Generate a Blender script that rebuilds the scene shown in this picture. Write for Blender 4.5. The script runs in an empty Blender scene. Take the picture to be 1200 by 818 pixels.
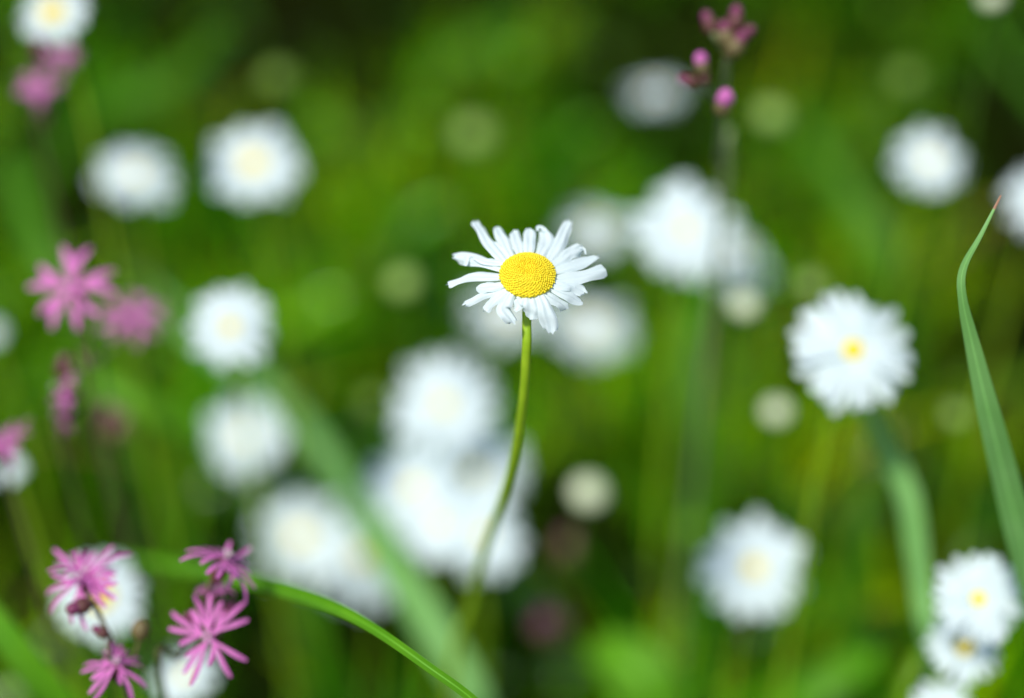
import bpy, bmesh, math, random
import numpy as np
from mathutils import Vector, Matrix

random.seed(7)
rng = np.random.default_rng(7)
R = math.radians
S = bpy.context.scene
COL = S.collection

# ------------------------------------------------------------------ camera
CAM_H, PITCH, LENS, FOCUS, FSTOP = 0.78, R(35), 50.0, 0.45, 1.6
cd = bpy.data.cameras.new('camera')
cd.lens = LENS; cd.sensor_width = 36; cd.clip_start = 0.01; cd.clip_end = 500
cd.dof.use_dof = True; cd.dof.focus_distance = FOCUS; cd.dof.aperture_fstop = FSTOP
cam = bpy.data.objects.new('camera', cd); COL.objects.link(cam)
cam.location = (0, 0, CAM_H); cam.rotation_euler = (math.pi/2 - PITCH, 0, 0)
S.camera = cam

# ------------------------------------------------------------------ light
SUN_EL, SUN_ROT = R(58), R(215)          # high, from behind the camera's left shoulder
w = bpy.data.worlds.new('World'); S.world = w; w.use_nodes = True
nt = w.node_tree
bg = nt.nodes['Background']
sky = nt.nodes.new('ShaderNodeTexSky'); sky.sky_type = 'NISHITA'
sky.sun_disc = False; sky.sun_elevation = SUN_EL; sky.sun_rotation = SUN_ROT
nt.links.new(sky.outputs[0], bg.inputs[0]); bg.inputs[1].default_value = 0.09
sd = bpy.data.lights.new('sun', 'SUN'); sd.energy = 2.7; sd.angle = R(6); sd.color = (1, 0.97, 0.92)
sun = bpy.data.objects.new('sun', sd); COL.objects.link(sun)
dirn = Vector((math.sin(SUN_ROT)*math.cos(SUN_EL), math.cos(SUN_ROT)*math.cos(SUN_EL), math.sin(SUN_EL)))
sun.rotation_euler = dirn.to_track_quat('Z', 'Y').to_euler()
S.view_settings.view_transform = 'Standard'; S.view_settings.look = 'None'
S.view_settings.exposure = 0.52; S.view_settings.gamma = 1
S.view_settings.use_curve_mapping = False
S.cycles.use_denoising = True
try: S.cycles.denoiser = 'OPENIMAGEDENOISE'
except Exception: pass
S.cycles.use_adaptive_sampling = False
S.cycles.max_bounces = 8; S.cycles.transparent_max_bounces = 8
S.cycles.sample_clamp_indirect = 4

# ------------------------------------------------------------------ view geometry
K = 36/LENS/1200
F_ = Vector((0, math.cos(PITCH), -math.sin(PITCH)))
U_ = Vector((0, math.sin(PITCH), math.cos(PITCH)))
R_ = Vector((1, 0, 0))
CAM = Vector((0, 0, CAM_H))
def P(px, py, d):                        # a point of the meadow seen at px, py from d metres
    return CAM + F_*d + R_*((px-600)*K*d) + U_*((409-py)*K*d)
def ground_hit(px, py, z=0.0):
    v = F_ + R_*((px-600)*K) + U_*((409-py)*K)
    t = (z-CAM_H)/v.z
    return CAM + v*t
A_PX = (LENS/1000/FSTOP)/(K*FOCUS)
def depth_of(B): return FOCUS/(1-B/A_PX)

# ------------------------------------------------------------------ materials
def mat(name, col, rough=0.5, trans=0.0, tcol=None, noise=None, bump=0.0, spec=0.5, attr=False, scale=400):
    m = bpy.data.materials.new(name); m.use_nodes = True
    n = m.node_tree; L = n.links
    b = n.nodes['Principled BSDF']; out = n.nodes['Material Output']
    b.inputs['Roughness'].default_value = rough
    b.inputs['Specular IOR Level'].default_value = spec
    src = None
    tc = n.nodes.new('ShaderNodeTexCoord')
    if attr:
        a = n.nodes.new('ShaderNodeAttribute'); a.attribute_name = 'tint'; src = a.outputs['Color']
    else:
        b.inputs['Base Color'].default_value = (*col, 1)
        if noise:
            nz = n.nodes.new('ShaderNodeTexNoise'); nz.inputs['Scale'].default_value = scale
            nz.inputs['Detail'].default_value = 4
            L.new(tc.outputs['Object'], nz.inputs['Vector'])
            r = n.nodes.new('ShaderNodeValToRGB')
            r.color_ramp.elements[0].position = 0.35; r.color_ramp.elements[1].position = 0.65
            r.color_ramp.elements[0].color = (*col, 1); r.color_ramp.elements[1].color = (*noise, 1)
            L.new(nz.outputs['Fac'], r.inputs['Fac']); src = r.outputs['Color']
    if src: L.new(src, b.inputs['Base Color'])
    if bump:
        nb = n.nodes.new('ShaderNodeTexNoise'); nb.inputs['Scale'].default_value = scale*2.5
        L.new(tc.outputs['Object'], nb.inputs['Vector'])
        bp = n.nodes.new('ShaderNodeBump'); bp.inputs['Strength'].default_value = bump
        bp.inputs['Distance'].default_value = 0.0003
        L.new(nb.outputs['Fac'], bp.inputs['Height']); L.new(bp.outputs[0], b.inputs['Normal'])
    if trans:
        t = n.nodes.new('ShaderNodeBsdfTranslucent')
        if src and tcol is None: L.new(src, t.inputs['Color'])
        else: t.inputs['Color'].default_value = (*(tcol or col), 1)
        mx = n.nodes.new('ShaderNodeMixShader'); mx.inputs[0].default_value = trans
        L.new(b.outputs[0], mx.inputs[1]); L.new(t.outputs[0], mx.inputs[2])
        L.new(mx.outputs[0], out.inputs[0])
    return m
M = dict(
    petal=mat('white_petal', (.76,.87,.87), .5, .26, (.78,.89,.88), noise=(.80,.90,.90), bump=.25, spec=.3, scale=250),
    disc=mat('yellow_florets', (.90,.70,.022), .6, noise=(.94,.77,.035), scale=900, spec=.2),
    disc_mid=mat('golden_florets', (.86,.59,.012), .6, noise=(.90,.66,.018), scale=900, spec=.2),
    cup=mat('bract_green', (.10,.20,.03), .6, noise=(.06,.10,.03)),
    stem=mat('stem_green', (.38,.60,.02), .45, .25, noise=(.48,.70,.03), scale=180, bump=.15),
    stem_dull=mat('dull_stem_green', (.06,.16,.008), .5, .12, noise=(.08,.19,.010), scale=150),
    bud=mat('glint_cream', (.82,.88,.62), .5, .2, noise=(.76,.84,.50)),  # cream of the added shapes that stand in for glints
    glintg=mat('glint_green', (.38,.58,.12), .5, .2, noise=(.34,.52,.10)),  # green of the added shapes that stand in for glints
    blade_pale=mat('pale_blade', (.17,.40,.09), .5, .3, noise=(.21,.45,.12), scale=60, spec=.3),
    blade_bright=mat('bright_blade', (.10,.31,.008), .5, .3, noise=(.13,.36,.010), scale=60, spec=.25),
    blade_mid=mat('mid_blade', (.055,.19,.004), .5, .3, noise=(.075,.23,.005), scale=60, spec=.2),
    blade_olive=mat('olive_blade', (.12,.25,.008), .5, .3, noise=(.15,.29,.010), scale=60, spec=.2),
    blade_tip=mat('russet_tip', (.34,.16,.08), .5, .2),
    pink=mat('pink_petal', (.66,.115,.46), .5, .3, (.74,.16,.52), noise=(.80,.27,.62), scale=220),
    pink_deep=mat('deep_pink_petal', (.50,.05,.28), .5, .25, noise=(.60,.10,.38), scale=220),
    calyx=mat('purple_calyx', (.09,.022,.032), .55, noise=(.15,.06,.035), scale=500),
    calyx_g=mat('brown_green_calyx', (.16,.17,.05), .55, noise=(.14,.06,.03), scale=500),
    rstem=mat('reddish_stem', (.12,.10,.04), .55, noise=(.16,.13,.05), scale=200),
    pstem=mat('grey_green_stem', (.24,.30,.12), .55, .1, noise=(.28,.34,.15), scale=200),
    anther=mat('pale_stamen', (.75,.60,.62), .5),
    grass=mat('meadow_grass', (0,0,0), .6, .3, attr=True, spec=.02),
    herb=mat('herb_leaf', (0,0,0), .28, .25, attr=True, spec=.5),
)
def add_veins(m):
    n = m.node_tree; L = n.links; b = n.nodes['Principled BSDF']; src = b.inputs['Base Color'].links[0].from_socket
    a = n.nodes.new('ShaderNodeAttribute'); a.attribute_name = 'across'
    mu = n.nodes.new('ShaderNodeMath'); mu.operation = 'MULTIPLY'; mu.inputs[1].default_value = 42
    L.new(a.outputs['Fac'], mu.inputs[0])
    si = n.nodes.new('ShaderNodeMath'); si.operation = 'COSINE'; L.new(mu.outputs[0], si.inputs[0])
    ab = n.nodes.new('ShaderNodeMath'); ab.operation = 'ABSOLUTE'; L.new(a.outputs['Fac'], ab.inputs[0])
    lt = n.nodes.new('ShaderNodeMath'); lt.operation = 'LESS_THAN'; lt.inputs[1].default_value = .09; L.new(ab.outputs[0], lt.inputs[0])
    ma = n.nodes.new('ShaderNodeMath'); ma.operation = 'MULTIPLY_ADD'; ma.inputs[1].default_value = .13; ma.inputs[2].default_value = 1
    L.new(si.outputs[0], ma.inputs[0])
    ad = n.nodes.new('ShaderNodeMath'); ad.operation = 'MULTIPLY_ADD'; ad.inputs[1].default_value = .4
    L.new(lt.outputs[0], ad.inputs[0]); L.new(ma.outputs[0], ad.inputs[2])
    mx = n.nodes.new('ShaderNodeVectorMath'); mx.operation = 'SCALE'; L.new(src, mx.inputs[0]); L.new(ad.outputs[0], mx.inputs['Scale'])
    for l in list(src.links):
        if l.to_node != mx: L.new(mx.outputs[0], l.to_socket)
for k_ in ('blade_pale', 'blade_bright', 'blade_mid', 'blade_olive'): add_veins(M[k_])
def soil_mat():
    m = bpy.data.materials.new('mossy_soil'); m.use_nodes = True
    n = m.node_tree; b = n.nodes['Principled BSDF']; L = n.links
    tc = n.nodes.new('ShaderNodeTexCoord'); nz = n.nodes.new('ShaderNodeTexNoise'); nz.inputs['Scale'].default_value = 14
    nz.inputs['Detail'].default_value = 8
    r = n.nodes.new('ShaderNodeValToRGB')
    r.color_ramp.elements[0].position = .38; r.color_ramp.elements[0].color = (.008,.006,.002,1)
    r.color_ramp.elements[1].position = .62; r.color_ramp.elements[1].color = (.007,.018,.001,1)
    L.new(tc.outputs['Object'], nz.inputs['Vector']); L.new(nz.outputs['Fac'], r.inputs['Fac'])
    L.new(r.outputs[0], b.inputs['Base Color']); b.inputs['Roughness'].default_value = .9; b.inputs['Specular IOR Level'].default_value = 0
    bp = n.nodes.new('ShaderNodeBump'); bp.inputs['Strength'].default_value = .6; bp.inputs['Distance'].default_value = .01
    L.new(nz.outputs['Fac'], bp.inputs['Height']); L.new(bp.outputs[0], b.inputs['Normal'])
    return m
M['soil'] = soil_mat()

# ------------------------------------------------------------------ helpers
def mesh_obj(name, verts, faces, m, parent=None, smooth=True, midx=None, mats=None, matrix=None):
    me = bpy.data.meshes.new(name)
    me.from_pydata([tuple(v) for v in verts], [], faces)
    for mm in (mats or [m]): me.materials.append(mm)
    if midx: me.polygons.foreach_set('material_index', midx)
    if smooth: me.polygons.foreach_set('use_smooth', [True]*len(me.polygons))
    me.update()
    return link(name, me, parent, matrix)
def link(name, me, parent=None, matrix=None):
    o = bpy.data.objects.new(name, me); COL.objects.link(o)
    if parent: o.parent = parent
    if matrix is not None: o.matrix_local = matrix
    return o
def thing(name, label, cat, loc, group=None):
    o = bpy.data.objects.new(name, None); COL.objects.link(o); o.location = loc
    o.empty_display_size = 0.01
    o['label'] = label; o['category'] = cat
    if group: o['group'] = group
    return o
def catmull(pts, n):
    pts = [Vector(p) for p in pts]
    if len(pts) == 2: pts = [pts[0], (pts[0]+pts[1])/2, pts[1]]
    q = [2*pts[0]-pts[1]] + pts + [2*pts[-1]-pts[-2]]
    out = []; segs = len(pts)-1
    for i in range(n+1):
        u = i/n*segs; k = min(int(u), segs-1); t = u-k
        a, b, c, d = q[k:k+4]
        out.append(0.5*((2*b)+(c-a)*t+(2*a-5*b+4*c-d)*t*t+(3*b-a-3*c+d)*t**3))
    return out
def lerp_list(vals, t):
    x = t*(len(vals)-1); i = min(int(x), len(vals)-2); f = x-i
    return vals[i]*(1-f)+vals[i+1]*f
def tube(pts, radii, n=24, sides=9, ridge=0.0):
    c = catmull(pts, n); V = []; Fc = []
    ref = Vector((1, 0, 0.01))
    for i, p in enumerate(c):
        t = (c[min(i+1, n)]-c[max(i-1, 0)]).normalized()
        a = ref - t*ref.dot(t); a.normalize(); b = t.cross(a); ref = a
        r = lerp_list(radii, i/n)
        for s in range(sides):
            an = 2*math.pi*s/sides; rr = r*(1+ridge*(s % 2))
            V.append(p + a*math.cos(an)*rr + b*math.sin(an)*rr)
    for i in range(n):
        for s in range(sides):
            s2 = (s+1) % sides
            Fc.append((i*sides+s, i*sides+s2, (i+1)*sides+s2, (i+1)*sides+s))
    Fc.append(tuple(range(sides))[::-1]); Fc.append(tuple(n*sides+s for s in range(sides)))
    return V, Fc
def strip(pts, widths, facing, n=28, fold=0.25, twist=(0, 0), across=5, wave=0.0, notch=None, shift=None):
    """leaf-like sheet: centre line pts, width profile, facing = direction its upper side looks to"""
    c = catmull(pts, n); V = []; Fc = []
    for i, p in enumerate(c):
        u = i/n
        t = (c[min(i+1, n)]-c[max(i-1, 0)]).normalized()
        f = Vector(facing) - t*Vector(facing).dot(t); f.normalize()
        side = t.cross(f).normalized()
        tw = twist[0]*(1-u)+twist[1]*u
        rot = Matrix.Rotation(tw, 3, t); side = rot@side; f = rot@f
        wd = lerp_list(widths, u)
        for j in range(across):
            s = j/(across-1)*2-1
            q = p + side*(s*wd/2) + f*(abs(s)*fold*wd/2 + wave*math.sin(u*9+s*2)*wd)
            if notch and u > 0.9: q = q - t*(notch(s)*(u-0.9)/0.1)
            V.append(q)
    for i in range(n):
        for j in range(across-1):
            a = i*across+j
            Fc.append((a, a+1, a+across+1, a+across))
    return V, Fc
def blob(center, rx, ry, rz, seg=14, rings=9, rot=None, rib=0.0, ribs=10, topcut=1.0):
    V = []; Fc = []
    rot = rot or Matrix.Identity(3); center = Vector(center)
    for i in range(rings+1):
        th = math.pi*i/rings
        for j in range(seg):
            a = 2*math.pi*j/seg
            k = 1+rib*math.cos(ribs*a)
            V.append(center + rot@Vector((rx*math.sin(th)*math.cos(a)*k, ry*math.sin(th)*math.sin(a)*k, rz*math.cos(th))))
    for i in range(rings):
        for j in range(seg):
            j2 = (j+1) % seg
            Fc.append((i*seg+j, (i+1)*seg+j, (i+1)*seg+j2, i*seg+j2))
    return V, Fc
def merge(*vf):
    V = []; Fc = []
    for v, f in vf:
        o = len(V); V += list(v); Fc += [tuple(i+o for i in q) for q in f]
    return V, Fc
def rel(VF, o): return [Vector(v)-Vector(o) for v in VF[0]], VF[1]

# ------------------------------------------------------------------ setting: ground and grass
def build_ground():
    n = 80; V = []; Fc = []
    g = np.concatenate([-np.geomspace(60, .05, n//2), [0], np.geomspace(.05, 60, n//2)])
    for y in g:
        for x in g:
            z = 0.012*math.sin(x*5.1+1)*math.cos(y*4.3) if abs(x) < 5 and abs(y) < 5 else 0
            V.append((x, y+1.2, z))
    m = len(g)
    for i in range(m-1):
        for j in range(m-1):
            a = i*m+j; Fc.append((a, a+1, a+m+1, a+m))
    o = mesh_obj('ground', V, Fc, M['soil']); o['kind'] = 'structure'
build_ground()

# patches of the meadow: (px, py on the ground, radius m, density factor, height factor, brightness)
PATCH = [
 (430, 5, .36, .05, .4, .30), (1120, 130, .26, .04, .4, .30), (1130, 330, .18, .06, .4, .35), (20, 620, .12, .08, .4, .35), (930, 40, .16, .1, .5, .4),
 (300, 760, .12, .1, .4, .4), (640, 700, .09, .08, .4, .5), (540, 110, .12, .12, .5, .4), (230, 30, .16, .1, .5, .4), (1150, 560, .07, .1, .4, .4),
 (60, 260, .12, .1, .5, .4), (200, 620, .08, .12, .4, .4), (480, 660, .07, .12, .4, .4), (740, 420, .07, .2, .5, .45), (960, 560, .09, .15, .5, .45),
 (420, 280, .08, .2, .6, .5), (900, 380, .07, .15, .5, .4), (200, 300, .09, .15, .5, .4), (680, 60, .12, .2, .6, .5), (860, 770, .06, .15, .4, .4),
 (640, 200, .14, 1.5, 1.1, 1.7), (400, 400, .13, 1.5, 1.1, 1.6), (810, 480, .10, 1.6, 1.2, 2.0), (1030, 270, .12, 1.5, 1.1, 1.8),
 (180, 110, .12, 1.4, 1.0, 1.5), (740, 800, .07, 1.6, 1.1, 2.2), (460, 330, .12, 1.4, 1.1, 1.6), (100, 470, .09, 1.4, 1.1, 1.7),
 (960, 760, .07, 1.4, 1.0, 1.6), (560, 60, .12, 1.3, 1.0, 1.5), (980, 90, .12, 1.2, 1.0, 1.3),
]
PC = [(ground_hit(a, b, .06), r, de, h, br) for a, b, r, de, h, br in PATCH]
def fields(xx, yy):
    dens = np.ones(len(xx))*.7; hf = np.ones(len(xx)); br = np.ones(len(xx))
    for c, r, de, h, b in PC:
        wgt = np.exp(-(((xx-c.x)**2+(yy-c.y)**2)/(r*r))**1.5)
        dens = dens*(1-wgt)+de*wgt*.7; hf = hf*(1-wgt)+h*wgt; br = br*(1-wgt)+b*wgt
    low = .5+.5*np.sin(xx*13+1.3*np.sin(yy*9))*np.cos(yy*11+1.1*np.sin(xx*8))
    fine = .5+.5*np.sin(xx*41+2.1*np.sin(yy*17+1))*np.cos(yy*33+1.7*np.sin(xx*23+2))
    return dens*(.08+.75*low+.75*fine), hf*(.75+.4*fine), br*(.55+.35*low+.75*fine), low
def build_grass():
    N = 60000
    nt_ = 3000
    inv = rng.random(nt_) < .7
    ty = np.where(inv, rng.uniform(.3, 2.6, nt_), rng.uniform(-.6, 5, nt_)); tx = np.where(inv, rng.uniform(-1, 1, nt_)*(.45+.45*ty), rng.uniform(-3, 3, nt_))
    pick = rng.integers(0, nt_, N); sp = rng.uniform(.006, .026, nt_)[pick]
    xx = tx[pick]+rng.normal(0, 1, N)*sp; yy = ty[pick]+rng.normal(0, 1, N)*sp
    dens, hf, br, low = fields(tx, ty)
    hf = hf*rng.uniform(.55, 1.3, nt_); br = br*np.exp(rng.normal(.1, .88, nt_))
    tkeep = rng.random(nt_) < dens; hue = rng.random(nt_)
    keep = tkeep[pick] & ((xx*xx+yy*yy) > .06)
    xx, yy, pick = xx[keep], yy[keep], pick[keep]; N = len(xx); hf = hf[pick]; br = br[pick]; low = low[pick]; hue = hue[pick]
    H = rng.uniform(.05, .17, N)*hf*(.8+.4*low)
    W = rng.uniform(.0020, .0060, N)
    az = rng.uniform(0, 2*np.pi, N); lean = rng.uniform(.15, 1.1, N); curl = rng.uniform(.2, 1.5, N)
    fz = rng.uniform(0, 2*np.pi, N)
    seg = 6
    pos = np.zeros((N, seg+1, 3)); p = np.stack([xx, yy, np.zeros(N)-.005], 1); pos[:, 0] = p
    for i in range(1, seg+1):
        a = lean*.35+curl*(i/seg)
        st = H/seg*1.15
        p = p+np.stack([np.sin(a)*np.cos(az)*st, np.sin(a)*np.sin(az)*st, np.cos(a)*st], 1); pos[:, i] = p
    side = np.stack([-np.sin(az)*np.cos(fz*.3), np.cos(az)*np.cos(fz*.3), np.sin(fz)*.3], 1)
    prof = np.array([.7, .95, 1, .95, .8, .5, .06])
    V = np.zeros((N, seg+1, 2, 3))
    for i in range(seg+1):
        off = side*(W*prof[i]/2)[:, None]
        V[:, i, 0] = pos[:, i]-off; V[:, i, 1] = pos[:, i]+off
    nv = N*(seg+1)*2
    base = (np.arange(N)*(seg+1)*2)[:, None]
    ii = np.arange(seg)[None, :]
    quads = np.stack([base+ii*2, base+ii*2+1, base+ii*2+3, base+ii*2+2], 2).reshape(-1)
    me = bpy.data.meshes.new('grass')
    me.vertices.add(nv); me.vertices.foreach_set('co', V.reshape(-1))
    nq = N*seg
    me.loops.add(nq*4); me.loops.foreach_set('vertex_index', quads.astype(np.int32))
    me.polygons.add(nq); me.polygons.foreach_set('loop_start', np.arange(0, nq*4, 4, dtype=np.int32))
    me.polygons.foreach_set('loop_total', np.full(nq, 4, dtype=np.int32))
    me.polygons.foreach_set('use_smooth', np.ones(nq, dtype=bool))
    # each blade its own green: deep, mid, yellow-green, a few straw
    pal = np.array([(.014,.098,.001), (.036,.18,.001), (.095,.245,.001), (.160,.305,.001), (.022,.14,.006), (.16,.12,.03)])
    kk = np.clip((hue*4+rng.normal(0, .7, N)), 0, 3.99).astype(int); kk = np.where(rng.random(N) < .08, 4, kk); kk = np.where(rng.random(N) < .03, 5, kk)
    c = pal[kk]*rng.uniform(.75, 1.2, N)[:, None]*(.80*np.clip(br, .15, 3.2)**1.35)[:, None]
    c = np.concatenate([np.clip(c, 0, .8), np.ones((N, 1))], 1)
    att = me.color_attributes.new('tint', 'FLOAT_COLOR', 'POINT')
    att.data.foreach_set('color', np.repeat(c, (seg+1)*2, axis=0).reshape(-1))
    me.materials.append(M['grass']); me.update(calc_edges=True); me.validate()
    o = link('grass', me); o['kind'] = 'stuff'
    o['label'] = 'dense green meadow grass growing beneath all the flowers'; o['category'] = 'grass'
build_grass()
def build_undergrowth():
    """low herb leaves between the grass tufts: oval blades on short stalks"""
    N = 2600
    yy = rng.uniform(.35, 2.8, N); xx = rng.uniform(-1, 1, N)*(.45+.5*yy)
    dens, hf, br, low = fields(xx, yy)
    V = []; Fc = []; C = []
    for k in range(N):
        if random.random() > dens[k]*.9: continue
        z = (random.uniform(.02, .11) if random.random() < .6 else random.uniform(.1, .2))*hf[k]; a = random.uniform(0, 6.28); L = random.uniform(.015, .055); W = L*random.uniform(.25, .55)
        d = Vector((math.cos(a), math.sin(a), random.uniform(-.3, .6))).normalized()
        b = Vector((xx[k], yy[k], z)); sd_ = d.cross(Vector((random.uniform(-.3, .3), random.uniform(-.6, .1), 1))).normalized()
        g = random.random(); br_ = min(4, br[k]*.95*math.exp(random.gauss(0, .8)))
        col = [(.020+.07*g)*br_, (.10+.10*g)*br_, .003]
        o = len(V); nn = 7
        for i in range(nn+1):
            u = i/nn; w_ = W*math.sin(math.pi*min(1, u*.93+.05))**.8/2; c_ = b+d*L*u+Vector((0, 0, -.25*L*u*u))
            V += [c_-sd_*w_+Vector((0, 0, w_*.3)), c_, c_+sd_*w_+Vector((0, 0, w_*.3))]
        for i in range(nn):
            q = o+i*3; Fc += [(q, q+1, q+4, q+3), (q+1, q+2, q+5, q+4)]
        C += [col]*(3*(nn+1))
        o = len(V); st = Vector((xx[k]-d.x*.01, yy[k]-d.y*.01, -.004)); t_ = Vector((.0007, 0, 0))
        V += [st-t_, st+t_, b+t_, b-t_]; Fc += [(o, o+1, o+2, o+3)]; C += [col]*4
    ob = mesh_obj('undergrowth', V, Fc, M['herb']); ob['kind'] = 'stuff'
    ob['label'] = 'low oval herb leaves scattered between the grass tufts'; ob['category'] = 'undergrowth'
    at = ob.data.color_attributes.new('tint', 'FLOAT_COLOR', 'POINT')
    at.data.foreach_set('color', np.concatenate([np.array(C), np.ones((len(C), 1))], 1).reshape(-1))
build_undergrowth()

# ------------------------------------------------------------------ daisy parts shared by all daisies
def petal_mesh(k):
    rr = random.Random(100+k)
    droop = rr.uniform(-.05, .28); bend = rr.uniform(-.07, .07); wd = rr.uniform(.20, .27)
    pts = [(0, 0, 0), (.33, bend*.5, .03), (.68, bend, .0-droop*.35), (1, bend*.8, -droop)]
    cut = rr.uniform(.02, .05)
    VF = strip(pts, [wd*.45, wd*.85, wd, wd*1.0, wd*.92, wd*.45], (0, 0, 1), n=12, fold=rr.uniform(.05, .3), across=7,
               notch=lambda s: cut*(1-math.cos(s*math.pi*2.5))*.5+.05*s*s)
    me = bpy.data.meshes.new('petal'); me.from_pydata([tuple(v) for v in VF[0]], [], VF[1])
    me.materials.append(M['petal']); me.polygons.foreach_set('use_smooth', [True]*len(me.polygons)); me.update()
    return me
PETALS = [petal_mesh(k) for k in range(10)]
def disc_mesh(nf, dome, fl, seed=0):
    """unit-radius domed disc covered with spiral florets"""
    bm = bmesh.new(); rr = random.Random(seed)
    def hz(r): return dome*(1-r**2.4) - .10*math.exp(-(r/.22)**2)*dome
    # under-dome
    seg = 32; rings = 12; pr = None
    for i in range(rings+1):
        r = i/rings; row = [bm.verts.new((r*.97*math.cos(2*math.pi*j/seg), r*.97*math.sin(2*math.pi*j/seg), hz(r*.97)-.03)) for j in range(seg)] if i else [bm.verts.new((0, 0, hz(0)-.03))]
        if pr:
            for j in range(seg):
                j2 = (j+1) % seg
                bm.faces.new((pr[0], row[j], row[j2]) if len(pr) == 1 else (pr[j], row[j], row[j2], pr[j2]))
        pr = row
    low = [bm.verts.new((.9*math.cos(2*math.pi*j/seg), .9*math.sin(2*math.pi*j/seg), -.2)) for j in range(seg)]
    for j in range(seg): bm.faces.new((pr[j], low[j], low[(j+1) % seg], pr[(j+1) % seg]))
    for f in bm.faces: f.smooth = True
    for k in range(nf):
        r = math.sqrt((k+.5)/nf)+rr.uniform(-.011, .011)*(nf > 300); r = max(r, .01); a = k*2.39996+rr.uniform(-.012, .012)/r*(nf > 300)
        s = fl*(.62+.5*r)*rr.uniform(.78, 1.2)
        slope = math.atan2(dome*2.4*r**1.4, 1)*.8
        n = Vector((math.sin(slope)*math.cos(a), math.sin(slope)*math.sin(a), math.cos(slope)))
        mtx = Matrix.Translation((r*.98*math.cos(a), r*.98*math.sin(a), hz(r*.98))) @ n.to_track_quat('Z', 'Y').to_matrix().to_4x4() @ Matrix.Diagonal((s, s, s*.65, 1))
        g = bmesh.ops.create_icosphere(bm, subdivisions=1, radius=1, matrix=mtx)
        mi = 1 if r < .34 else 0
        for v in g['verts']:
            for f in v.link_faces: f.smooth = True; f.material_index = mi
    me = bpy.data.meshes.new('disc'); bm.to_mesh(me); bm.free()
    me.materials.append(M['disc']); me.materials.append(M['disc_mid']); return me
DISC_LO = disc_mesh(140, .42, .075, 3)
DISC_HI = disc_mesh(620, .45, .043, 4)
def cup_mesh():
    V = []; Fc = []; seg = 26
    prof = [(.16, -.62), (.45, -.55), (.80, -.38), (.98, -.18), (.96, -.06)]
    for r, z in prof:
        for j in range(seg):
            a = 2*math.pi*j/seg; k = 1+.05*(j % 2)
            V.append((r*k*math.cos(a), r*k*math.sin(a), z))
    for i in range(len(prof)-1):
        for j in range(seg):
            j2 = (j+1) % seg; Fc.append((i*seg+j, i*seg+j2, (i+1)*seg+j2, (i+1)*seg+j))
    me = bpy.data.meshes.new('bract_cup'); me.from_pydata(V, [], Fc); me.materials.append(M['cup'])
    me.polygons.foreach_set('use_smooth', [True]*len(Fc)); me.update(); return me
CUP = cup_mesh()

def head_matrix(pos, normal):
    return Matrix.Translation(pos) @ Vector(normal).normalized().to_track_quat('Z', 'Y').to_matrix().to_4x4()

def stem_to_ground(head, normal, lean, root_loc, r0, r1, m, parent, bend=0.3):
    n = Vector(normal).normalized(); h = head.z
    p1 = head - n*.018
    base = root_loc
    mid = base.lerp(p1, .55)+Vector((lean*.4, 0, 0))
    q = p1 - Vector((0, 0, 1))*h*.14 - n*.01
    VF = tube([base-Vector((0, 0, .01)), mid, q, p1, head-n*.003], [r1, r1, r0, r0, r0*1.1], n=26, sides=8, ridge=.08)
    return mesh_obj('stem', *rel(VF, root_loc), m, parent)

def stem_leaf(parent, root_loc, at, length, ang, m):
    d = Vector((math.cos(ang), math.sin(ang), .75)).normalized()
    p = [at, at+d*length*.5, at+d*length*.9+Vector((0, 0, -length*.15))]
    VF = strip(p, [.002, .005, .007, .006, .001], (-d.x*.5, -d.y*.5, 1), n=12, fold=.3, wave=.05)
    mesh_obj('leaf', *rel(VF, root_loc), m, parent)

def daisy(px, py, D, B, label, tilt=None, n=None, discr=.18, group='daisies out of focus in the meadow', lean=None, dull=False, cone=0.0, spin=0):
    d = depth_of(B)
    z = P(px, py, d).z
    while z < .13 and d > .5:
        d -= .02; z = P(px, py, d).z
    Beff = A_PX*(1-FOCUS/d)
    Rm = max(D*1.06-.62*Beff, 34)/2*K*d
    pos = P(px, py, d)
    tx, ty = tilt if tilt else (random.uniform(-.15, .15), random.uniform(.42, .75))
    normal = Vector((tx, -ty, 1)).normalized()
    lean = lean if lean is not None else random.uniform(-.03, .03)
    base = Vector((pos.x+lean, pos.y+random.uniform(0, .05), 0))
    root = thing('daisy', label, 'daisy', base, group)
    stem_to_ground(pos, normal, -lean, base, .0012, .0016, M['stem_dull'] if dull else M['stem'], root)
    dr = Rm*discr*1.0
    hm = Matrix.Translation(pos-base) @ normal.to_track_quat('Z', 'Y').to_matrix().to_4x4() @ Matrix.Rotation(spin, 4, 'Z')
    o = link('flower_disc', DISC_LO, root, hm @ Matrix.Diagonal((dr, dr, dr, 1)))
    link('bract_cup', CUP, root, hm @ Matrix.Diagonal((dr*1.02, dr*1.02, dr, 1)))
    n = n or random.randint(19, 24)
    L = Rm-dr*.8
    for k in range(n):
        a = 2*math.pi*(k+random.uniform(-.22, .22))/n
        s = L*(random.uniform(.80, 1.10) if B > 28 else random.uniform(.92, 1.05))
        mtx = hm @ Matrix.Rotation(a, 4, 'Z') @ Matrix.Translation((dr*.8, 0, -.0003-.0004*(k % 3))) @ Matrix.Rotation(-cone+random.uniform(-.14, .12), 4, 'Y') @ Matrix.Rotation(random.uniform(-.3, .3), 4, 'X') @ Matrix.Diagonal((s, s*min(1.15, .019/L*1.0+.25), s, 1))
        link('petal', random.choice(PETALS), root, mtx)
    stem_leaf(root, base, base.lerp(pos, .35), .035, random.uniform(0, 6.28), M['stem_dull'])
    return root

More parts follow.
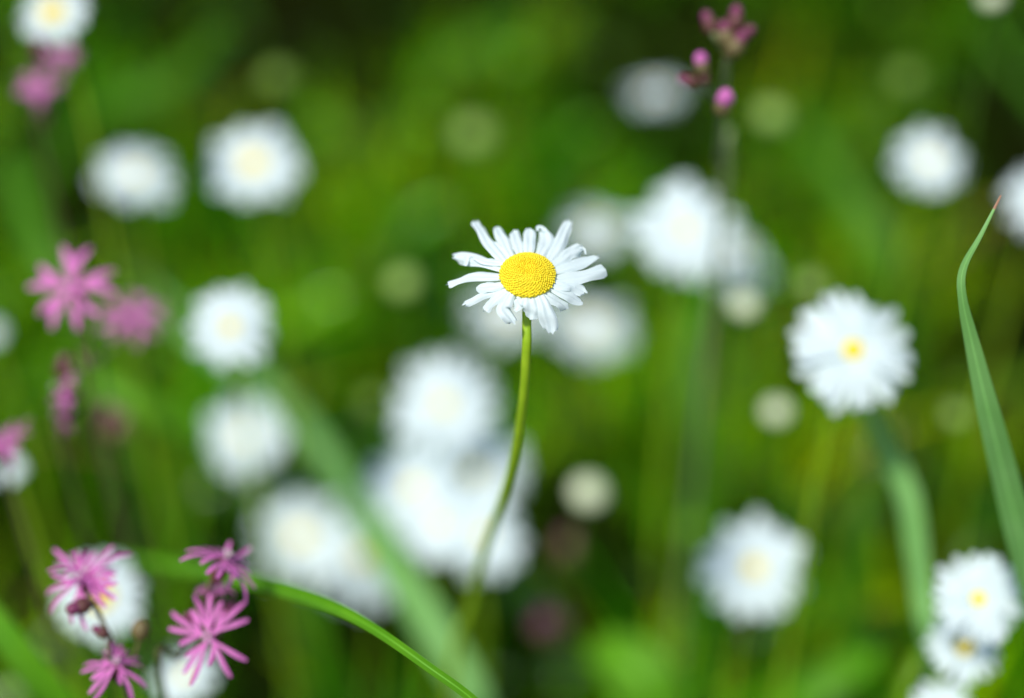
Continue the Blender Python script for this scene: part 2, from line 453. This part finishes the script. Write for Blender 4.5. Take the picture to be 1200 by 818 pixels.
# ------------------------------------------------------------------ the daisy in focus
def main_daisy():
    Z = .0001188*.5                       # metres per traced unit at the focus distance
    Z = K*FOCUS/4.546
    c = P(618.3, 322, FOCUS)
    t = R(37)
    # flower frame: x right, y up-slope, z normal; the normal leans t from the line of sight
    n = (-F_*math.cos(t) + U_*math.sin(t)).normalized()
    yv = (U_*math.cos(t) + F_*math.sin(t)).normalized()
    basep = P(520, 860, .70); basep = Vector((basep.x-.01, basep.y+.03, 0))
    root = thing('daisy', 'sharp white daisy with domed yellow centre and ragged uneven petals on a curved stem', 'daisy', basep)
    def loc(u, v, zf):                    # traced units from the disc centre -> world
        X = (u-538)*Z; Y = (418-v)*Z
        r = math.hypot(X, Y)
        z = -zf*max(0, r-.0075) - .0012
        y = (Y - z*math.sin(t))/math.cos(t)
        q = c + R_*X + yv*y + n*z; return P(500+u/4.546, 230+v/4.546, (q-CAM).dot(F_))
    TR = [  # base, mid, tip, width, droop, tip offset, fold
     ((410,345),(330,240),(260,128),60,.30,0,.25), ((452,318),(412,232),(376,156),54,.34,0,.2),
     ((497,300),(480,235),(461,170),58,.34,0,.25), ((545,296),(548,232),(550,167),68,.34,0,.12),
     ((600,312),(634,245),(628,172),74,.34,-22,.35), ((655,338),(712,232),(764,118),60,.22,0,.3),
     ((680,362),(760,302),(838,274),62,.26,0,.25), ((690,392),(800,352),(914,312),62,.22,0,.2),
     ((690,436),(820,412),(950,374),84,.20,0,.22), ((685,466),(770,474),(856,518),62,.34,0,.2),
     ((672,486),(765,522),(836,560),60,.42,0,.25), ((634,512),(700,550),(756,594),56,.5,0,.3),
     ((604,528),(640,630),(664,738),84,.55,0,.32), ((545,530),(550,596),(542,650),76,.7,0,.2),
     ((505,526),(480,556),(462,592),66,.7,0,.3), ((450,512),(412,596),(464,682),62,.6,8,.3),
     ((426,492),(352,545),(300,608),60,.45,0,.3), ((404,484),(290,520),(186,574),44,.38,0,.35),
     ((398,470),(330,476),(266,480),60,.3,0,.2), ((396,424),(240,418),(104,466),58,.28,0,.25),
     ((396,372),(270,330),(134,310),62,.28,0,.3), ((400,352),(340,345),(236,318),46,.2,0,.2),
     ((690,452),(760,462),(800,480),48,.3,0,.2), ((440,330),(396,280),(350,232),44,.22,0,.2),
    ]
    for k, (b, m, e, wd, zf, hook, fold) in enumerate(TR):
        rr = random.Random(k+50)
        dl = math.hypot(e[0]-m[0], e[1]-m[1]); e = (e[0]+(e[0]-m[0])/dl*3, e[1]+(e[1]-m[1])/dl*3)
        bx, by = b; bx = 538+(bx-538)*.93; by = 418+(by-418)*.93
        zo = n*(-.0003*(k % 3))
        pts = [loc(bx, by, zf)+zo, loc((b[0]*.5+m[0]*.5)+rr.uniform(-3, 3), (b[1]*.5+m[1]*.5)+rr.uniform(-3, 3), zf*.6)+zo,
               loc(m[0], m[1], zf*.8)+zo, loc((m[0]+e[0])/2+rr.uniform(-3, 3), (m[1]+e[1])/2+rr.uniform(-3, 3), zf)+zo,
               loc(e[0]+hook, e[1], zf*1.15)+zo]
        W = wd*Z*(1.25 if k not in (3, 12) else 1.08)
        c1, c2 = rr.uniform(.0005, .0016), rr.uniform(-.8, .8)
        nc = 11; nn = 36; side_cut = .0012
        cl = catmull(pts, nn); V = []; Fc = []
        for i, p in enumerate(cl):
            u = i/nn
            tv = (cl[min(i+1, nn)]-cl[max(i-1, 0)]).normalized()
            f = n - tv*n.dot(tv); f.normalize(); side = tv.cross(f)
            tw = rr.uniform(-.0, .0)+c2*u*u*.9; rot = Matrix.Rotation(tw, 3, tv); side = rot@side; f = rot@f
            ww = W*lerp_list([.60, .74, .85, .93, .98, 1.0, .98, .93, .85, .66], u)*(1+.07*math.sin(u*8+k*2.3))
            for j in range(nc):
                s = j/(nc-1)*2-1
                groove = -.085*math.cos((s+c2*.2)*math.pi*2.0)*W*(.5+.5*u)
                edge = math.sin(u*(9+c2*6)+k*1.7+s*2.1)*.11*W*abs(s)*u
                q = p+side*(s*ww/2)+f*(-abs(s)**2*fold*ww*.5+groove+edge)
                if u > .85:
                    lob = c1*(.5-.5*math.cos((s+c2*.5)*math.pi*2.2))+.0006*s*s
                    q = q-tv*(lob+side_cut*(s*c2 > 0)*abs(s)**2)*((u-.85)/.15)
                V.append(q-basep)
        for i in range(nn):
            for j in range(nc-1):
                a = i*nc+j; Fc.append((a, a+1, a+nc+1, a+nc))
        for kk, pl, w_ in ((20, [(215, 322), (212, 348), (206, 374)], 26), (4, [(634, 190), (612, 170), (592, 168), (590, 188)], 22), (6, [(812, 276), (838, 284), (846, 312)], 12)):
            if kk == k:
                ev, ef = strip([loc(a_, b_, zf)+n*.0002 for a_, b_ in pl], [w_*Z*1.2, w_*Z, w_*Z*.7], n, n=10, fold=.3)
                off = len(V); V += [v-basep for v in ev]; Fc += [tuple(i+off for i in q) for q in ef]
        mesh_obj('petal', V, Fc, M['petal'], root)
    # torn tooth on the upper left petal and a curled thread on the right one
    dr = 157*Z
    mt = Matrix((( *R_, 0), (*yv, 0), (*n, 0), (0, 0, 0, 1))).transposed()
    mt = Matrix.Translation(c-basep-n*.0018+U_*.0011) @ mt
    link('flower_disc', DISC_HI, root, mt @ Matrix.Diagonal((dr*.985, dr*1.0, dr*1.05, 1)))
    link('bract_cup', CUP, root, mt @ Matrix.Diagonal((dr*.9, dr*.9, dr*.62, 1)))
    neck = c-n*.006
    VF = tube([basep-Vector((0, 0, .01)), P(530, 800, .66), P(551, 710, .60), P(568, 645, .555), P(597, 560, .505), P(612, 480, .474), P(617, 410, .458), P(617.2, 376, .456), neck-n*.001],
              [.0020, .0019, .00185, .00175, .0017, .0016, .00152, .00146, .0014], n=70, sides=14, ridge=.04)
    mesh_obj('stem', *rel(VF, basep), M['stem'], root)
main_daisy()

# ------------------------------------------------------------------ the other daisies
G = 'daisies out of focus in the meadow'
daisy(62, 14, 104, 34, 'daisy with yellow centre above two pink flower heads, top left corner', tilt=(-.1, .5), discr=.34)
daisy(160, 203, 122, 48, 'blurred oval white daisy, left one of the pair at upper left', tilt=(.25, .40), n=22)
daisy(297, 190, 138, 46, 'large blurred daisy with cream centre, right one of the upper left pair', tilt=(0, .55), n=24, discr=.25)
daisy(270, 383, 118, 34, 'blurred white daisy right above a paler daisy, left of the sharp daisy', tilt=(.1, .75), discr=.18)
daisy(288, 510, 128, 52, 'soft cream-white daisy below another, crossing a long diagonal leaf', tilt=(0, .7))
daisy(8, 548, 62, 34, 'small daisy cut by the left edge under a pink flower', tilt=(0, .3))
daisy(-14, 388, 62, 44, 'pale daisy almost wholly cut by the left edge', tilt=(0, .3))
daisy(116, 700, 128, 30, 'white daisy partly hidden behind pink ragged flower and brown buds', tilt=(.1, .6), discr=.3)
daisy(216, 792, 92, 34, 'pale daisy at the bottom edge behind star-shaped pink flower', tilt=(0, .4))
daisy(352, 628, 148, 54, 'yellowish white very blurred daisy crossed by long pale leaf', tilt=(0, .6), discr=.19)
daisy(425, 652, 148, 52, 'soft white daisy between the long pale leaf and the big white cluster', tilt=(0, .6))
daisy(520, 474, 150, 48, 'topmost daisy of the big blurred white cluster beside the curved stem', tilt=(0, .8), n=25, discr=.16)
daisy(486, 572, 148, 48, 'left daisy in the middle row of the big white cluster', tilt=(-.1, .8), n=25, discr=.16)
daisy(556, 552, 150, 50, 'right daisy in the middle row of the big white cluster', tilt=(.1, .8), n=25, discr=.17)
daisy(566, 626, 128, 46, 'lowest daisy of the big white cluster, behind the curved stem', tilt=(.1, .75), n=25, discr=.16)
daisy(516, 612, 118, 46, 'small daisy at the bottom middle of the big white cluster', tilt=(0, .75), n=22)
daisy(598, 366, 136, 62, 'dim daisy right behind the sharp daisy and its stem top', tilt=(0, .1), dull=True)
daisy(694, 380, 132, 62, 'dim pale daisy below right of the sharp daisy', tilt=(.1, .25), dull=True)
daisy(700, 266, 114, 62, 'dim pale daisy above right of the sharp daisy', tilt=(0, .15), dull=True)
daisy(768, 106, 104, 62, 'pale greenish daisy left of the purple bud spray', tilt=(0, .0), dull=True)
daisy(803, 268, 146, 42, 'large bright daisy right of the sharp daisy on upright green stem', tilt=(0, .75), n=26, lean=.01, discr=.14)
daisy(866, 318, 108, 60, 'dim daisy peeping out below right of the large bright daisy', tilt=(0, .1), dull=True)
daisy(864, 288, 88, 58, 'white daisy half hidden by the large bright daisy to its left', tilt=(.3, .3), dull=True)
daisy(1090, 187, 112, 46, 'round white daisy alone against the dark upper right grass', tilt=(0, .6))
daisy(1224, 234, 112, 44, 'white daisy cut by the right edge above the long blade tip', tilt=(0, .6))
daisy(1000, 410, 156, 24, 'nearly sharp daisy with small bright yellow centre, right side', tilt=(.05, .85), n=23, discr=.17)
daisy(1147, 702, 116, 20, 'upper daisy of the overlapping pair at the lower right corner', tilt=(0, .85), n=19, discr=.16)
daisy(1130, 757, 98, 24, 'lower daisy of the overlapping pair at the lower right corner', tilt=(0, .6), n=19, discr=.26)
daisy(1105, 834, 92, 24, 'daisy just showing at the bottom edge below the lower right pair', tilt=(0, .5), n=18)
daisy(885, 665, 144, 40, 'big round blurred daisy standing alone at lower right', tilt=(0, .8), n=26, discr=.18)

# ------------------------------------------------------------------ bud shapes added to stand in for blurred sun glints (soft round spots)
M['glintd'] = mat('glint_dull_green', (.16,.30,.02), .5, .2, noise=(.20,.34,.03))  # duller green for the fainter glint stand-ins
def glint_spot(px, py, D, B, m, label):
    d = depth_of(B); z = P(px, py, d).z
    while z < .10 and d > .5:
        d -= .02; z = P(px, py, d).z
    Beff = A_PX*(1-FOCUS/d)
    pos = P(px, py, d); base = Vector((pos.x+random.uniform(-.02, .02), pos.y+random.uniform(0, .04), 0))
    r = max(D-.74*Beff, 20)/2*K*d
    root = thing('glint_stand_in', label, 'flower bud', base, 'bud shapes standing in for blurred glints')
    nrm = Vector((random.uniform(-.2, .2), -.3, 1))
    stem_to_ground(pos, nrm, 0, base, .0010, .0013, M['stem_dull'], root)
    VF = blob((0, 0, 0), r, r, r*.72, seg=20, rings=10, rib=.05, ribs=10)
    hm = Matrix.Translation(pos-base) @ nrm.normalized().to_track_quat('Z', 'Y').to_matrix().to_4x4()
    mesh_obj('glint_body', *VF, M[m], root, matrix=hm)
    link('bract_cup', CUP, root, hm @ Matrix.Diagonal((r*1.06, r*1.06, r*1.15, 1)))
glint_spot(473, 332, 72, 50, 'glintg', 'olive green glint spot left of the sharp daisy')
glint_spot(690, 577, 74, 46, 'bud', 'bright cream glint spot right of the big white cluster')
glint_spot(910, 482, 62, 42, 'bud', 'pale green glint spot below left of the nearly sharp daisy')
glint_spot(872, 358, 62, 40, 'bud', 'yellowish glint spot below the large bright daisy')
glint_spot(905, 136, 74, 52, 'glintg', 'dull green glint spot right of the purple bud spray')
glint_spot(950, 334, 62, 46, 'glintg', 'dull green glint spot above left of the nearly sharp daisy')
glint_spot(1162, -2, 56, 38, 'bud', 'pale glint spot cut by the top edge near the right corner')
glint_spot(1120, 486, 58, 46, 'glintg', 'faint glint spot between nearly sharp daisy and the long right blade')
glint_spot(555, 158, 84, 62, 'glintg', 'faint glint spot high above the sharp daisy')

glint_spot(326, 92, 80, 58, 'glintd', 'olive glint spot right above the upper left daisy pair')
glint_spot(1062, 92, 76, 58, 'glintd', 'olive glint spot above left of the lone upper right daisy')
glint_spot(438, 470, 70, 56, 'glintd', 'olive glint spot just left of the topmost daisy in the white cluster')
# ------------------------------------------------------------------ single grass blades and leaves
def blade(name, label, cat, pts, wpx, m, facing=None, tip=True, fold=.3, twist=(0, 0), n=40, group=None, tiprows=0):
    """pts: (px, py, depth) from the tip down to the ground, then rooted"""
    W3 = [P(*p) for p in pts]
    last = W3[-1]; dirv = (W3[-1]-W3[-2]).normalized()
    for q in range(4):                       # run on and bend down until it is rooted
        dirv = Vector((dirv.x*.8, dirv.y*.8+.02, min(dirv.z, -.1)-.35)).normalized()
        st = max(last.z, 0.02)/(4-q)/max(-dirv.z, .5)
        last = last+dirv*st; W3.append(last.copy())
    base = Vector((last.x, last.y, 0)); W3[-1] = base-Vector((0, 0, .004))
    widths = [w_*K*p[2] for w_, p in zip(wpx, pts)]
    while len(widths) < len(W3): widths.append(widths[-1]*.8)
    fc = facing or (-F_ + Vector((0, 0, .3)))
    VF = strip(W3, widths, fc, n=n, fold=fold, twist=twist, across=7)
    mi = [1 if q[0]//7 < tiprows else 0 for q in VF[1]]
    o = mesh_obj(name, *rel(VF, base), m, mats=[m, M['blade_tip']] if tiprows else None, midx=mi if tiprows else None)
    at = o.data.attributes.new('across', 'FLOAT', 'POINT')
    at.data.foreach_set('value', [(i % 7)/3-1 for i in range(len(VF[0]))])
    o.location = base; o['label'] = label; o['category'] = cat
    if group: o['group'] = group
    return o
GB = 'broad grass blades'
blade('grass_blade', 'long tapering blade with a bent russet tip at the right edge', 'grass blade',
      [(1173, 229, .452), (1150, 275, .452), (1129, 315, .455), (1128, 350, .458), (1141, 410, .466), (1160, 490, .478), (1180, 570, .495), (1203, 660, .515), (1235, 800, .56)],
      [2.2, 5.5, 9, 10, 18, 27, 32, 36, 38], M['blade_pale'], twist=(.6, 0), group=GB, n=70, tiprows=2)
blade('grass_blade', 'pale bent blade rising under the nearly sharp daisy', 'grass blade',
      [(1012, 466, .65), (1035, 520, .635), (1062, 580, .62), (1073, 650, .60), (1082, 720, .58), (1094, 800, .60)],
      [16, 26, 28, 28, 26, 20], M['blade_pale'], group=GB)
blade('grass_blade', 'arching green blade that comes into focus at the bottom edge', 'grass blade',
      [(130, 650, .66), (200, 662, .61), (270, 676, .55), (330, 690, .51), (390, 711, .48), (440, 738, .465), (500, 780, .455), (560, 825, .452), (620, 890, .46)],
      [5, 14, 19, 18, 15, 12, 11, 11, 11], M['blade_bright'], fold=.7, group=GB, n=60)
blade('grass_blade', 'long pale blurred blade running diagonally past the white cluster', 'grass blade',
      [(160, 325, 1.05), (240, 400, 1.0), (330, 470, .90), (400, 560, .80), (460, 660, .735), (510, 740, .71), (560, 830, .70)],
      [6, 18, 24, 30, 38, 44, 40], M['blade_pale'], group=GB)
blade('grass_blade', 'bright blade crossing the bottom left corner', 'grass blade',
      [(-60, 660, .56), (0, 735, .56), (40, 785, .565), (90, 850, .58)], [20, 34, 38, 38], M['blade_bright'], group=GB)
blade('grass_blade', 'bright green blade level with the lowest left pink flowers, near left edge', 'grass blade',
      [(60, 430, .82), (120, 455, .80), (180, 480, .80), (240, 515, .82), (290, 570, .86)], [6, 24, 30, 24, 12], M['blade_bright'], group=GB)
blade('grass_blade', 'broad upright blade under the large bright daisy', 'grass blade',
      [(800, 350, .86), (808, 430, .84), (815, 510, .84), (818, 590, .87)], [14, 44, 52, 46], M['blade_mid'], group=GB)
blade('grass_blade', 'broad yellow-green blade leaning above the nearly sharp daisy', 'grass blade',
      [(925, 130, 1.12), (960, 180, 1.09), (1005, 250, 1.06), (1040, 320, 1.05), (1060, 390, 1.08)], [8, 20, 34, 40, 30], M['blade_mid'], group=GB)
blade('grass_blade', 'upright green blade right of the lone lower right daisy', 'grass blade',
      [(1018, 560, .78), (1006, 620, .77), (996, 690, .78), (992, 770, .80)], [10, 28, 32, 28], M['blade_mid'], group=GB)
blade('grass_blade', 'blurred bright leaf at the bottom edge right of the curved stem', 'grass blade',
      [(690, 762, .82), (725, 772, .80), (755, 800, .79), (775, 860, .80)], [20, 62, 76, 60], M['blade_bright'], group=GB)
blade('grass_blade', 'pale leaf at the bottom edge beneath the lone lower right daisy', 'grass blade',
      [(1030, 765, .79), (985, 785, .78), (940, 812, .78), (900, 860, .8)], [16, 44, 56, 48], M['blade_bright'], group=GB)
blade('grass_blade', 'mid-green leaf between the upper left daisy pair and the top corner', 'grass blade',
      [(262, 40, 1.20), (225, 75, 1.16), (180, 105, 1.14), (130, 125, 1.15)], [10, 26, 30, 20], M['blade_mid'], group=GB)
blade('grass_blade', 'faint grey-green leaf near the top edge above the sharp daisy', 'grass blade',
      [(620, 20, 1.32), (580, 35, 1.30), (540, 60, 1.28), (500, 95, 1.30)], [10, 20, 22, 12], M['blade_mid'], group=GB)
blade('grass_blade', 'green blade slanting down past the two left-edge pink flowers', 'grass blade',
      [(0, 175, .95), (30, 250, .9), (60, 310, .88), (110, 400, .88), (150, 470, .9)], [16, 30, 36, 34, 26], M['blade_mid'], group=GB)
blade('grass_blade', 'faint green blade in the upper right corner', 'grass blade',
      [(1140, 10, 1.1), (1170, 60, 1.1), (1210, 110, 1.1), (1260, 170, 1.12)], [8, 14, 16, 14], M['blade_mid'], group=GB)
blade('grass_blade', 'green blade left of the curved stem base, behind the arching blade', 'grass blade',
      [(360, 690, .78), (372, 730, .78), (380, 790, .80), (384, 850, .82)], [10, 26, 30, 24], M['blade_mid'], group=GB)
blade('grass_blade', 'slim olive blade curving down beside the lower right daisy pair', 'grass blade',
      [(1090, 745, .60), (1070, 775, .59), (1052, 815, .59), (1044, 870, .6)], [8, 14, 15, 15], M['blade_olive'], group=GB)

# ------------------------------------------------------------------ ragged robin
def robin_petal_broad(k):
    rr = random.Random(k+400); a = rr.uniform(-.2, .2)
    VF = [strip([(0, 0, 0), (.3, 0, .03), (.7, sg*.15+a*.1, .05), (1, sg*.30+a*.15, rr.uniform(-.2, .1))], [.08, .17, .24, .19, .08], (0, 0, 1), n=12, fold=.3, across=5) for sg in (-1, 1)]
    V, Fc = merge(*VF)
    me = bpy.data.meshes.new('petal'); me.from_pydata([tuple(v) for v in V], [], Fc)
    me.materials.append(M['pink']); me.polygons.foreach_set('use_smooth', [True]*len(Fc)); me.update(); return me
def robin_petal(k):
    rr = random.Random(k+300); VF = []
    for s, ln, ang in ((-1, .66, .62), (-.4, 1.0, .22), (.4, 1.0, -.22), (1, .66, -.62)):
        if rr.random() < .18: continue
        ang += rr.uniform(-.14, .14); ln *= rr.uniform(.8, 1.12); dz = rr.uniform(-.30, .25)
        b = Vector((.18, -s*.03, 0)); dv = Vector((math.cos(ang), math.sin(ang), 0))
        VF.append(strip([b, b+dv*ln*.3, b+dv*ln*.55+Vector((0, 0, dz*.3)), b+dv*ln*.76+Vector((0, 0, dz))],
                        [.05, .08, .105, .105, .06], (0, 0, 1), n=10, fold=.4, across=5))
    VF.append(strip([(0, 0, 0), (.15, 0, .03), (.28, 0, 0)], [.06, .10, .11], (0, 0, 1), n=5, fold=.2, across=5))
    V, Fc = merge(*VF)
    me = bpy.data.meshes.new('petal'); me.from_pydata([tuple(v) for v in V], [], Fc)
    me.materials.append(M['pink']); me.polygons.foreach_set('use_smooth', [True]*len(Fc)); me.update(); return me
ROBIN = [robin_petal(k) for k in range(5)]
BROAD = [robin_petal_broad(k) for k in range(5)]
M['bud_tip'] = mat('maroon_bud_tip', (.17,.025,.075), .5, .15, noise=(.28,.06,.14))
def mk_mesh(name, VF, m):
    me = bpy.data.meshes.new(name); me.from_pydata([tuple(v) for v in VF[0]], [], VF[1])
    me.materials.append(m); me.polygons.foreach_set('use_smooth', [True]*len(VF[1])); me.update(); return me
CALYX = mk_mesh('calyx', blob((0, 0, -.30), .17, .17, .33, seg=20, rings=10, rib=.08, ribs=10), M['calyx'])
STAMEN = mk_mesh('stamens', merge(*[tube([(0, 0, 0), (.05*math.cos(a), .05*math.sin(a), .1), (.09*math.cos(a), .09*math.sin(a), .2)], [.008, .007, .022], n=6, sides=5) for a in [i*1.05 for i in range(6)]]), M['anther'])
BUDTIP = mk_mesh('petal_tip', blob((0, 0, .06), .20, .20, .26, seg=12, rings=8, rib=.1, ribs=5), M['bud_tip'])
BUDVIV = mk_mesh('petal_tip', blob((0, 0, .08), .25, .25, .30, seg=15, rings=8, rib=.14, ribs=5), M['pink'])
BUDCAL = mk_mesh('calyx', blob((0, 0, -.10), .25, .25, .30, seg=20, rings=10, rib=.07, ribs=10), M['calyx'])
BUDCALG = mk_mesh('calyx', blob((0, 0, -.10), .27, .27, .32, seg=20, rings=10, rib=.07, ribs=10), M['calyx_g'])

def robin(label, base_px, stems, flowers, buds, smat='rstem', width=.0009, broad=False):
    """flowers: (px,py,d,size_px,(dir right, up, toward camera), cone, spin)  buds: (px,py,d,size_px,dir,green?)"""
    b0 = P(*base_px); base = Vector((b0.x, b0.y+.04, 0))
    root = thing('ragged_robin', label, 'pink wildflower', base, 'ragged robin plants')
    lines = [tube([base-Vector((0, 0, .01))]+[P(*p) for p in stems[0]], [width*1.3, width, width*.9], n=40, sides=7)]
    for s in stems[1:]: lines.append(tube([P(*p) for p in s], [width*.8, width*.6], n=14, sides=7))
    V, Fc = merge(*lines)
    mesh_obj('stem', *rel((V, Fc), base), M[smat], root)
    def orient(pos, d): 
        nn = (R_*d[0]+U_*d[1]-F_*d[2]).normalized()
        return Matrix.Translation(pos-base) @ nn.to_track_quat('Z', 'Y').to_matrix().to_4x4()
    for (px, py, d, sz, dr, cone, spin) in flowers:
        rr = random.Random(int(px*7+py)); s = sz/2*K*d
        fl = bpy.data.objects.new('flower', None); COL.objects.link(fl); fl.parent = root; fl.empty_display_size = .005
        fl.matrix_local = orient(P(px, py, d), dr) @ Matrix.Rotation(spin, 4, 'Z')
        for k in range(5):
            link('petal', (BROAD if broad else ROBIN)[(k+int(px)) % 5], fl, Matrix.Rotation(2*math.pi*k/5+rr.uniform(-.12, .12), 4, 'Z') @ Matrix.Rotation(cone+rr.uniform(-.15, .15), 4, 'Y') @ Matrix.Diagonal((s, s, s, 1)))
        link('calyx', CALYX, fl, Matrix.Diagonal((s, s, s, 1))); link('stamens', STAMEN, fl, Matrix.Diagonal((s, s, s, 1)))
    for (px, py, d, sz, dr, g) in buds:
        s = sz*K*d*1.6
        bd = bpy.data.objects.new('bud', None); COL.objects.link(bd); bd.parent = root; bd.empty_display_size = .003
        bd.matrix_local = orient(P(px, py, d), dr)
        sc = Matrix.Diagonal((s, s, s, 1))
        link('calyx', BUDCALG if g else BUDCAL, bd, sc)
        if g != 2: link('petal_tip', BUDVIV if g == 3 else BUDTIP, bd, sc @ Matrix.Translation((0, 0, .12)))
robin('pink ragged flowers and dark buds in front of a white daisy, lower left corner', (150, 900, .53),
      [[(160, 850, .52), (150, 790, .50), (128, 745, .492), (112, 712, .49), (98, 690, .492)], [(128, 745, .492), (126, 757, .489), (129, 768, .486)], [(150, 790, .50), (160, 760, .498), (165, 742, .496)], [(112, 705, .49), (100, 712, .487), (96, 716, .486)]],
      [(96, 680, .492, 122, (-.35, .5, .8), .12, .3), (100, 672, .494, 90, (.2, .9, .4), -.2, .9), (136, 778, .484, 100, (.15, .65, .6), .40, .9)],
      [(93, 711, .484, 24, (-.5, -.1, .5), 0), (118, 740, .489, 16, (-.6, .4, .2), 0), (165, 734, .495, 25, (.1, 1, .2), 2)])
robin('three pink ragged flowers on one stem by the arching blade', (190, 880, .55),
      [[(195, 830, .535), (212, 770, .515), (232, 715, .50), (248, 680, .492), (258, 662, .49)], [(232, 715, .50), (240, 728, .492), (245, 740, .488)], [(215, 765, .515), (216, 748, .505), (222, 738, .50)], [(240, 700, .497), (252, 694, .494)], [(236, 712, .50), (258, 722, .502), (264, 722, .504)]],
      [(264, 655, .488, 112, (.45, .85, .3), .12, .1), (245, 745, .486, 116, (-.05, .15, 1), .0, .55), (250, 692, .496, 52, (.1, .8, .3), -.1, 1.0)],
      [(223, 730, .50, 20, (-.2, .9, .3), 1), (266, 718, .506, 24, (.4, .8, .1), 0)])
robin('pair of blurred pink flowers near the left edge, one star shaped', (110, 560, .62),
      [[(112, 500, .60), (108, 430, .56), (100, 380, .545), (88, 348, .54)], [(108, 430, .56), (135, 405, .585), (150, 380, .60)]],
      [(84, 338, .55, 100, (-.1, .25, 1), -.05, .3), (154, 370, .64, 78, (.3, .6, .7), .1, .6)], [], broad=True)
robin('narrow deep pink flower seen from the side, left of the bright blade', (80, 620, .63),
      [[(82, 560, .60), (78, 500, .575), (72, 470, .565)]],
      [(70, 455, .56, 80, (-.9, .35, .3), .25, .2), (70, 484, .57, 62, (-.8, -.1, .4), .3, .8)], [(75, 430, .565, 22, (.2, 1, .2), 0)])
robin('pink flower cut by the left edge over a small daisy', (20, 640, .60),
      [[(20, 600, .585), (12, 550, .57), (4, 522, .56)]],
      [(2, 514, .56, 76, (-.2, .7, .6), .1, .2)], [])
robin('two blurred pink heads under the top left daisy', (60, 260, .66),
      [[(56, 200, .65), (50, 140, .63), (45, 108, .62)], [(52, 150, .63), (64, 105, .625), (72, 76, .62)]],
      [(43, 98, .62, 66, (-.1, .4, .9), .1, .2), (72, 66, .62, 52, (.2, .5, .8), .1, .8)], [(48, 60, .63, 22, (0, 1, 0), 0)])
robin('spray of purple buds on a grey-green stem at the top right of centre', (846, 330, .68),
      [[(846, 250, .64), (845, 190, .60), (848, 130, .56), (851, 80, .53), (856, 45, .52)], [(848, 128, .558), (836, 112, .53), (824, 92, .52), (821, 78, .516)], [(834, 110, .528), (820, 102, .52), (812, 97, .518)], [(852, 62, .525), (838, 42, .52), (832, 30, .52)], [(855, 48, .52), (862, 32, .52), (864, 20, .52)]],
      [],
      [(848, 122, .510, 25, (.1, .7, .6), 3), (822, 76, .514, 19, (-.2, 1, .2), 3), (826, 90, .516, 15, (.1, 1, .2), 0), (807, 95, .516, 20, (-1, .3, .2), 0),
       (831, 27, .52, 22, (-.4, .9, .1), 0), (850, 40, .518, 24, (-.2, 1, .2), 1), (862, 22, .518, 24, (.1, 1, .2), 0), (864, 52, .516, 25, (.4, .7, .3), 1), (873, 40, .52, 20, (.8, .6, .1), 0), (857, 58, .52, 20, (0, .8, .3), 1)],
      smat='pstem', width=.0015)
robin('very blurred dusky pink flower low, right of the curved stem', (640, 800, .95),
      [[(640, 790, .90), (640, 760, .87), (640, 740, .85)]],
      [(640, 726, .83, 46, (0, .6, .8), .1, 0)], [(640, 734, .80, 30, (-.1, .6, .8), 1), (652, 736, .85, 30, (.5, .8, .3), 1), (665, 640, .86, 26, (0, 1, 0), 1)])
robin('faint dusky bud head beside the bright left blade', (135, 560, .74),
      [[(134, 530, .72), (133, 510, .71), (132, 500, .70)]],
      [], [(131, 492, .70, 32, (0, .8, .6), 0), (140, 500, .70, 26, (.3, 1, 0), 1)])
